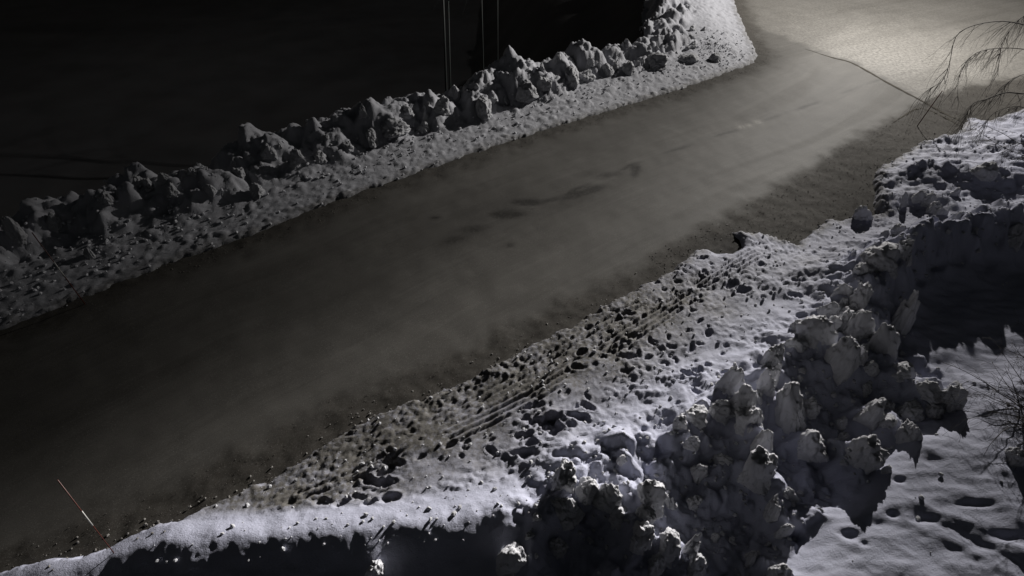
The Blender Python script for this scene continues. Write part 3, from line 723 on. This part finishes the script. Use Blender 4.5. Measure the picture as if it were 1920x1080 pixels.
LEFT_CLODS = [(640+215, 178, 22, 26, 'small snow lump standing out on top of the far bank against the dark'), (828, 208, 40, 40, 'knobbly snow block above the widest dark hollow of the far bank'),
    (905, 205, 66, 44, 'largest broad snow boulder on the far bank'), (985, 180, 54, 36, 'snow boulder right of the largest one on the far bank'), (1072, 150, 44, 34, None), (1017, 150, 16, 26, 'thin snow spike at the top of the far bank'),
    (1060, 122, 40, 24, None), (1095, 150, 40, 26, None), (1020, 172, 30, 24, None), (683, 232, 20, 24, 'rounded snow knob on the middle of the far bank ridge'), (502, 290, 30, 30, 'smooth snow lump on the dark left part of the far bank ridge'),
    (377, 320, 22, 24, None), (262, 350, 28, 26, 'grey snow lump half lit near the left end of the far bank ridge'), (482, 362, 26, 28, 'bright snow lump at the foot of the dark far bank'),
    (102, 425, 32, 40, None), (46, 462, 30, 52, 'tall dim snow block at the far left of the bank'), (392, 345, 24, 24, None), (740, 250, 60, 30, None), (700, 262, 40, 28, None), (600, 300, 34, 26, None), (560, 305, 30, 26, None), (170, 480, 24, 26, None),
    (790, 245, 30, 26, None), (650, 280, 26, 20, None), (450, 330, 30, 24, None), (320, 350, 30, 24, None), (200, 375, 30, 26, None), (1140, 135, 36, 26, None), (1180, 130, 34, 22, None), (1230, 122, 40, 22, None), (1290, 112, 40, 20, None), (1340, 112, 30, 18, None)]
FAR_LM = [(855, 165, 'small lump against the dark'), (828, 190, 'knobbly block'), (905, 180, 'largest far boulder'), (985, 162, 'boulder right of the largest'), (1017, 140, 'thin snow spike'), (683, 222, 'rounded ridge knob'),
          (502, 275, 'smooth lump of the dark part'), (262, 338, 'half lit left lump'), (482, 350, 'bright lump at the bank foot'), (46, 440, 'tall dim block at far left')]
none_far = [i for i, c in enumerate(LEFT_CLODS) if c[4] is None]
for i, lb in zip(none_far, spot_labels([LEFT_CLODS[i][:4] for i in none_far], FAR_LM, 'far bank clod')): LEFT_CLODS[i] = (*LEFT_CLODS[i][:4], lb)
G_FAR = 'clods of ploughed snow on the far bank'
for k, (u, v, w, h, lab) in enumerate(LEFT_CLODS):
    p = on_left(u, v); dp = depth_of(p)
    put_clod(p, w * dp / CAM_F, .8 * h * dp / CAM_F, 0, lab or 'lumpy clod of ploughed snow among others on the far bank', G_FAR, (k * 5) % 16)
# the many smaller clods
cnt = 0; t = 0
while cnt < 75 and t < 20000:
    t += 1; cx = rng.uniform(-1.5, 10); cy = rng.uniform(3.6, 11.8); i, j = idx(cx, cy)
    if BM[i, j] < .75 or not keep[i, j]: continue
    s = .10 + .24 * rng.random() ** 2
    put_clod((cx, cy, Z[i, j] - .02), s, s * rng.uniform(.6, 1.0), 0, 'small grey snow clod lodged between the larger blocks of the near heap', 'small clods on the near heap'); cnt += 1
cnt = 0; t = 0
A = np.array(LEFT)
while cnt < 75 and t < 40000:
    t += 1; k = rng.integers(1, len(LEFT) - 4); f = rng.random(); q = A[k] * (1 - f) + A[k + 1] * f; dv = A[k + 1] - A[k]; dv /= np.linalg.norm(dv)
    if rng.random() > np.linalg.norm(A[k + 1] - A[k]) / 8: continue
    off = rng.normal(2.35, .35); c = q + np.array([-dv[1], dv[0]]) * off
    if c[0] < -16 or c[1] > 32: continue
    s = .13 + .3 * rng.random() ** 2
    put_clod((c[0], c[1], sample_l(c[0], c[1]) - .03), s, s * rng.uniform(.6, 1.0), 0, 'small snow clod lodged in the ploughed far bank', 'small clods on the far bank'); cnt += 1

# crumbs of snow and loose gravel: stuff
def scatter(name, pts, sizes, mat, label, flat=.7):
    bm = bmesh.new(); bmesh.ops.create_icosphere(bm, subdivisions=1, radius=.5)
    bv = np.array([v.co[:] for v in bm.verts]); bf = np.array([[v.index for v in f.verts] for f in bm.faces]); bm.free()
    n = len(pts); jit = rng.uniform(.65, 1.25, (n, len(bv), 1))
    ang = rng.uniform(0, 6.28, n); c, s = np.cos(ang), np.sin(ang)
    v = bv[None] * jit * np.array(sizes)[:, None, None] * np.array([1, .75, flat])
    v = np.stack([v[..., 0] * c[:, None] - v[..., 1] * s[:, None], v[..., 0] * s[:, None] + v[..., 1] * c[:, None], v[..., 2]], -1) + np.array(pts)[:, None]
    f = bf[None] + (np.arange(n) * len(bv))[:, None, None]
    me = mesh_np(name, v.reshape(-1, 3), f.reshape(-1, 3), mat, False)
    return tag(link(name, me), label, None, None, 'stuff')
pts, sz = [], []
t = 0
while len(pts) < 2600 and t < 200000:
    t += 1; cx = rng.uniform(-5.5, 16); cy = rng.uniform(3.3, 17); i, j = idx(cx, cy)
    if not keep[i, j] or DED[i, j] < .03: continue
    pb = .75 * BM[i, j] + .25 * (VERGE[i, j] > .5) + .02 * YARD[i, j]
    if rng.random() > pb: continue
    s = .025 + .07 * rng.random() ** 2.5; pts.append((cx, cy, Z[i, j] + .2 * s)); sz.append(s)
while len(pts) < 4200:
    k = rng.integers(1, len(LEFT) - 4); f = rng.random(); q = A[k] * (1 - f) + A[k + 1] * f; dv = A[k + 1] - A[k]; dv /= np.linalg.norm(dv)
    c = q + np.array([-dv[1], dv[0]]) * abs(rng.normal(1.5, .7)); s = .03 + .08 * rng.random() ** 2
    pts.append((c[0], c[1], sample_l(c[0], c[1]) + .2 * s)); sz.append(s)
scatter('snow_crumbs', pts, sz, M_CLOD, 'small crumbs of broken snow strewn on both banks')
pts, sz = [], []
RA = np.array(RIGHT)
for _ in range(900):
    k = rng.integers(2, len(RIGHT) - 3); f = rng.random(); q = RA[k] * (1 - f) + RA[k + 1] * f; dv = RA[k + 1] - RA[k]; L_ = np.linalg.norm(dv); dv /= L_
    if rng.random() > L_ * 1.2: continue
    c = q + np.array([-dv[1], dv[0]]) * rng.normal(.02, .16); s = .012 + .045 * rng.random() ** 3
    i, j = idx(c[0], c[1]); pts.append((c[0], c[1], max(Z[i, j], 0.0) + .15 * s)); sz.append(s)
scatter('slush_crumbs', pts, sz, M_DIRTY, 'dirty slushy crumbs along the near road edge', .6)
pts, sz = [], []
okp = np.argwhere((dirt > .55) & okr & (dR > -.05) & (dL < .05) & (XR > -9) & (XR < 22) & (YR < 26) & (YR > 2))
for i, j in okp[rng.integers(0, len(okp), 7000)]:
    s = .010 + .022 * rng.random() ** 3
    pts.append((XR[i, j] + rng.uniform(-.04, .04), YR[i, j] + rng.uniform(-.04, .04), ZR[i, j] + .2 * s)); sz.append(s * (.55 if YR[i, j] < 10 else 1))
scatter('gravel', pts, sz, M_GRAVEL, 'loose gravel along both edges of the road')

# ------------------------------------------------------------------ snow stakes
def stake(p, top, r, band, label):
    o = empty('snow_stake', p); P0 = Vector(p); D = Vector(top) - P0; L = D.length; D.normalize()
    def seg(name, a, b, rr, mat):
        t = Tubes(); t.tube([D * a, D * (a + b) / 2, D * b], [rr, rr, rr], 8); return t.build(name, mat, o)
    if band:
        a, b = band
        seg('stake_pole', -.15, L, r, M_STAKE); seg('reflective_band', L * a, L * b, r * 1.35, M_REFLECT)
    else: seg('stake_pole', -.15, L, r, M_STAKE)
    return tag(o, label, 'snow stake', 'snow stakes marking the road edge')
def stake_px(foot, top, r, band, label, z):
    p = at(*foot, z); best = None
    for h in np.arange(.5, 2.4, .02):       # upright height whose top lands nearest; the rest is lean
        rr = ray(*top); t = (CAM_H - (z + h)) / -rr[2]; q = np.array([0, 0, CAM_H]) + t * rr
        e = np.hypot(q[0] - p[0], q[1] - p[1])
        if best is None or e < best[0]: best = (e, q)
    stake(p, best[1], r, band, label)
stake_px((222, 1048), (108, 900), .0065, (.46, .64), 'thin red snow stake with a white band at the near left road edge', .05)
stake_px((160, 571), (60, 436), .009, (.42, .62), 'thin dim snow stake leaning over the far bank at the left', .0)
stake_px((1720, 236), (1767, 170), .014, None, 'short dark red snow stake leaning beside the junction', .0)

# ------------------------------------------------------------------ bare birches, shrub and distant trunks
def twig_set(T, start, direction, length, r0, depth, droop, rr, n_sub=5, sides=4):
    p = Vector(start); d = Vector(direction).normalized(); n = 7; pts = [p.copy()]
    for i in range(n):
        d = (d + Vector((rr.gauss(0, .13), rr.gauss(0, .13), rr.gauss(0, .1) - droop)) ).normalized()
        p = p + d * (length / n); pts.append(p.copy())
    rad = [max(r0 * (1 - .8 * i / n), .0018) for i in range(n + 1)]
    T.tube(pts, rad, sides)
    if depth > 0:
        for k in range(n_sub):
            i = rr.randint(1, n - 1); dd = (pts[i + 1] - pts[i]).normalized()
            side = Vector((rr.gauss(0, 1), rr.gauss(0, 1), rr.gauss(0, .6))).normalized()
            twig_set(T, pts[i], dd * .75 + side * .65, length * rr.uniform(.3, .6), rad[i] * .55, depth - 1, droop * 1.2, rr, n_sub, max(sides - 1, 3))
    return pts

# the birch at the upper right edge
rr = random.Random(3)
foot = on_ground(1985, 330); dep = depth_of(foot)
birch = tag(empty('birch_tree', foot), 'bare birch with drooping dark twigs at the upper right edge', 'tree')
fo_ = Vector(foot)
def rel(u, v, dd): return Vector(at_depth(u, v, dep + dd)) - fo_
T = Tubes(); top = rel(2120, -150, .3)
T.tube([Vector((0, 0, -.2)), rel(1990, 230, 0), rel(2030, 90, .1), top], [.06, .055, .045, .03], 8); T.build('trunk', M_BIRCH, birch)
T = Tubes()
def limb(px, r0, r1, n_tw, ln, droop):
    P = resample([rel(u, v, dd) for u, v, dd in px], 5); n = len(P)
    T.tube(P, [r0 + (r1 - r0) * i / (n - 1) for i in range(n)], 5)
    for k in range(n_tw):
        i = rr.randint(n // 4, n - 1); t = (P[min(i + 1, n - 1)] - P[i - 1])
        t = Vector(t).normalized()
        twig_set(T, P[i], t * .5 + Vector((rr.gauss(-.1, .4), rr.gauss(0, .4), -.5)), ln * rr.uniform(.5, 1.1), .006, 1, droop, rr, 3)
limb([(1995, 165, 0), (1950, 172, -.1), (1922, 176, -.2), (1885, 174, -.3), (1850, 186, -.4), (1825, 194, -.4), (1812, 215, -.5), (1802, 245, -.5)], .022, .004, 34, .8, .16)
limb([(2030, 90, 0), (1960, 60, -.2), (1880, 40, -.4), (1800, 60, -.6), (1780, 120, -.6), (1768, 150, -.6), (1745, 165, -.6)], .016, .003, 30, .9, .2)
limb([(2050, 50, 0), (1980, 20, .4), (1920, 30, .5), (1880, 80, .5), (1872, 130, .5)], .015, .004, 30, .9, .2)
limb([(2010, 150, 0), (1960, 130, .3), (1905, 145, .4), (1880, 165, .4)], .013, .004, 22, .7, .18)
limb([(1990, 250, 0), (1950, 235, -.3), (1920, 270, -.4), (1880, 250, -.5), (1835, 230, -.6)], .014, .004, 22, .6, .05)
limb([(1988, 290, 0), (1950, 300, -.3), (1915, 290, -.4), (1870, 270, -.5), (1820, 235, -.6)], .012, .003, 22, .55, .04)
limb([(2020, 120, .2), (1960, 100, .2), (1890, 90, .1), (1830, 100, 0), (1800, 140, -.1), (1795, 190, -.1)], .014, .003, 30, .7, .2)
limb([(2000, 200, -.2), (1950, 205, -.3), (1900, 200, -.4), (1860, 215, -.5), (1840, 250, -.5)], .013, .003, 30, .55, .16)
T.build('branches', M_TWIG, birch)

# the bare shrub at the lower right edge
rr = random.Random(11)
foot = on_ground(1965, 800)
shrub = tag(empty('bare_shrub', foot), 'bare dark shrub spreading thin twigs over the snow at the right edge', 'shrub')
T = Tubes()
for k in range(26):
    a = rr.uniform(math.pi * .55, math.pi * 1.35)
    d = Vector((math.cos(a), math.sin(a) * .9, rr.uniform(.25, 1.1)))
    twig_set(T, Vector((rr.uniform(-.25, .1), rr.uniform(-.35, .35), 0)), d, rr.uniform(.8, 1.5), .010, 2, .07, rr, 4)
T.build('branches', M_TWIG, shrub)
rr = random.Random(17)
foot = on_ground(1990, 720)
shrub2 = tag(empty('bare_shrub', foot), 'dense dark shrub above the twigs at the right edge beside the black hollow', 'shrub')
T = Tubes()
for k in range(40):
    a = rr.uniform(math.pi * .5, math.pi * 1.5)
    twig_set(T, Vector((rr.uniform(-.2, .2), rr.uniform(-.4, .4), 0)), Vector((math.cos(a), math.sin(a), rr.uniform(.4, 1.6))), rr.uniform(.6, 1.1), .010, 2, .03, rr, 4)
T.build('branches', M_TWIG, shrub2)

# pale trunks on the low land beyond the far bank
def far_tree(x, y, zb, h, r, lean, label, fork=False):
    o = tag(empty('birch_tree', (x, y, zb)), label, 'tree', 'birches below the far bank')
    T = Tubes(); T.tube([(0, 0, -.3), (lean * .3, 0, h * .3), (lean * .6, .05, h * .6), (lean, 0, h)], [r, r * .85, r * .6, r * .2], 7)
    T.build('trunk', M_BIRCH, o)
    T = Tubes(); q = random.Random(int(x * 10))
    if fork: T.tube([(lean * .3, 0, h * .3), (lean * .3 + .3, .1, h * .45), (lean * .3 + .5, .1, h * .8)], [r * .6, r * .5, r * .2], 6)
    for k in range(5):
        hz = h * q.uniform(.8, .95)
        twig_set(T, (lean * hz / h, 0, hz), (q.gauss(0, 1), q.gauss(0, 1), .6), h * .2, r * .3, 1, .06, q, 3)
    T.build('branches', M_BIRCH, o)
def far_px(u, v, z, h, r, lean, label, fork=False):
    p = at(u, v, z); far_tree(p[0], p[1], z - 6.0, h + 3.5, r, lean, label, fork)
far_px(828, 150, -4.0, 9.0, .10, .5, 'pale forked birch trunk in the dark beyond the far bank', True)
far_px(905, 140, -4.0, 9.0, .055, .1, 'thin straight birch trunk, left one of the close pair beyond the far bank')
far_px(930, 140, -4.0, 9.0, .05, .2, 'thin straight birch trunk, right one of the close pair beyond the far bank')

# ------------------------------------------------------------------ the street lamp just outside the frame
lx_, ly_, lz_ = LAMP_LOC
lamp = tag(empty('street_lamp', (lx_ + 2.5, ly_ + 3.0, 0)), 'steel street lamp with a short arm lighting the junction', 'street lamp')
T = Tubes(); T.tube([(0, 0, -.3), (0, 0, 4), (0, 0, 8.1), (0, 0, 8.0), (-.4, -.5, 8.4), (-2.3, -2.75, 8.45)], [.085, .07, .06, .055, .04, .035], 12); T.build('pole', M_STEEL, lamp)
bm = bmesh.new(); bmesh.ops.create_cube(bm, size=1)
bmesh.ops.scale(bm, vec=(.7, .3, .12), verts=bm.verts)
for v in bm.verts:
    if v.co.z > 0: v.co.x *= .8; v.co.y *= .6
bmesh.ops.bevel(bm, geom=bm.edges[:], offset=.02, segments=2, affect='EDGES')
bmesh.ops.translate(bm, vec=(-2.5, -3.0, 8.45), verts=bm.verts)
me = bpy.data.meshes.new('lamp_head'); bm.to_mesh(me); bm.free(); me.materials.append(M_STEEL); link('lamp_head', me, lamp)

ANG = [0, 20, 35, 45, 55, 62, 68, 72, 75, 78, 81, 85, 90]
CD = [150, 210, 310, 430, 480, 560, 760, 1000, 900, 640, 400, 150, 20]
# an asymmetric street luminaire: it throws far along the near verge and cuts off early towards the far side of the road
FAR_SIDE = np.interp(ANG, [0, 55, 62, 66, 70, 74, 77, 82], [.8, .56, .60, .72, .75, .72, .48, .28])
NEAR_SIDE = np.interp(ANG, [0, 60, 66, 70, 73, 76, 80], [.8, .80, .80, .95, 1.12, 2.6, 7.0])
HOR = list(range(0, 361, 5))
ies = 'IESNA:LM-63-2002\nTILT=NONE\n1 1000 1 %d %d 1 2 0 0 0\n1 1 10\n%s\n%s\n' % (len(ANG), len(HOR), ' '.join(map(str, ANG)), ' '.join(map(str, HOR)))
for hz in HOR:
    az = (270 - hz) % 360
    k = float(smooth(224, 232, np.array(float(az)))) * (1 - float(smooth(285, 345, np.array(float(az))))); ls = 1 - .38 * (1 - float(smooth(219, 224.5, np.array(float(az))))); yd = 1 - .6 * float(smooth(238, 246, np.array(float(az)))) * (1 - float(smooth(285, 330, np.array(float(az))))); back = .55 + .45 * float(smooth(-.3, .3, np.array(math.cos(math.radians(az - 235)))))
    ies += ' '.join('%.1f' % (c * (1 - (1 - back) * min(1, a / 55.0) ** 2) * (f * (1 - k) + n * k) * (1 - (1 - ls) * min(1, max(0, (a - 71) / 5))) * (1 - (1 - yd) * min(1, max(0, (a - 62) / 8)))) for a, c, f, n in zip(ANG, CD, FAR_SIDE, NEAR_SIDE)) + '\n'
txt = bpy.data.texts.new('luminaire.ies'); txt.from_string(ies)
ld = bpy.data.lights.new('lamp_light', 'POINT'); ld.energy = LAMP_POWER; ld.color = LAMP_COL; ld.shadow_soft_size = .12
ld.use_nodes = True; nt = ld.node_tree; em = nt.nodes['Emission']
ie = nt.nodes.new('ShaderNodeTexIES'); ie.mode = 'INTERNAL'; ie.ies = txt; nt.links.new(ie.outputs[0], em.inputs['Strength'])
lo = bpy.data.objects.new('lamp_light', ld); COL.objects.link(lo); lo.parent = lamp; lo.location = (-2.5, -3.0, 8.2)
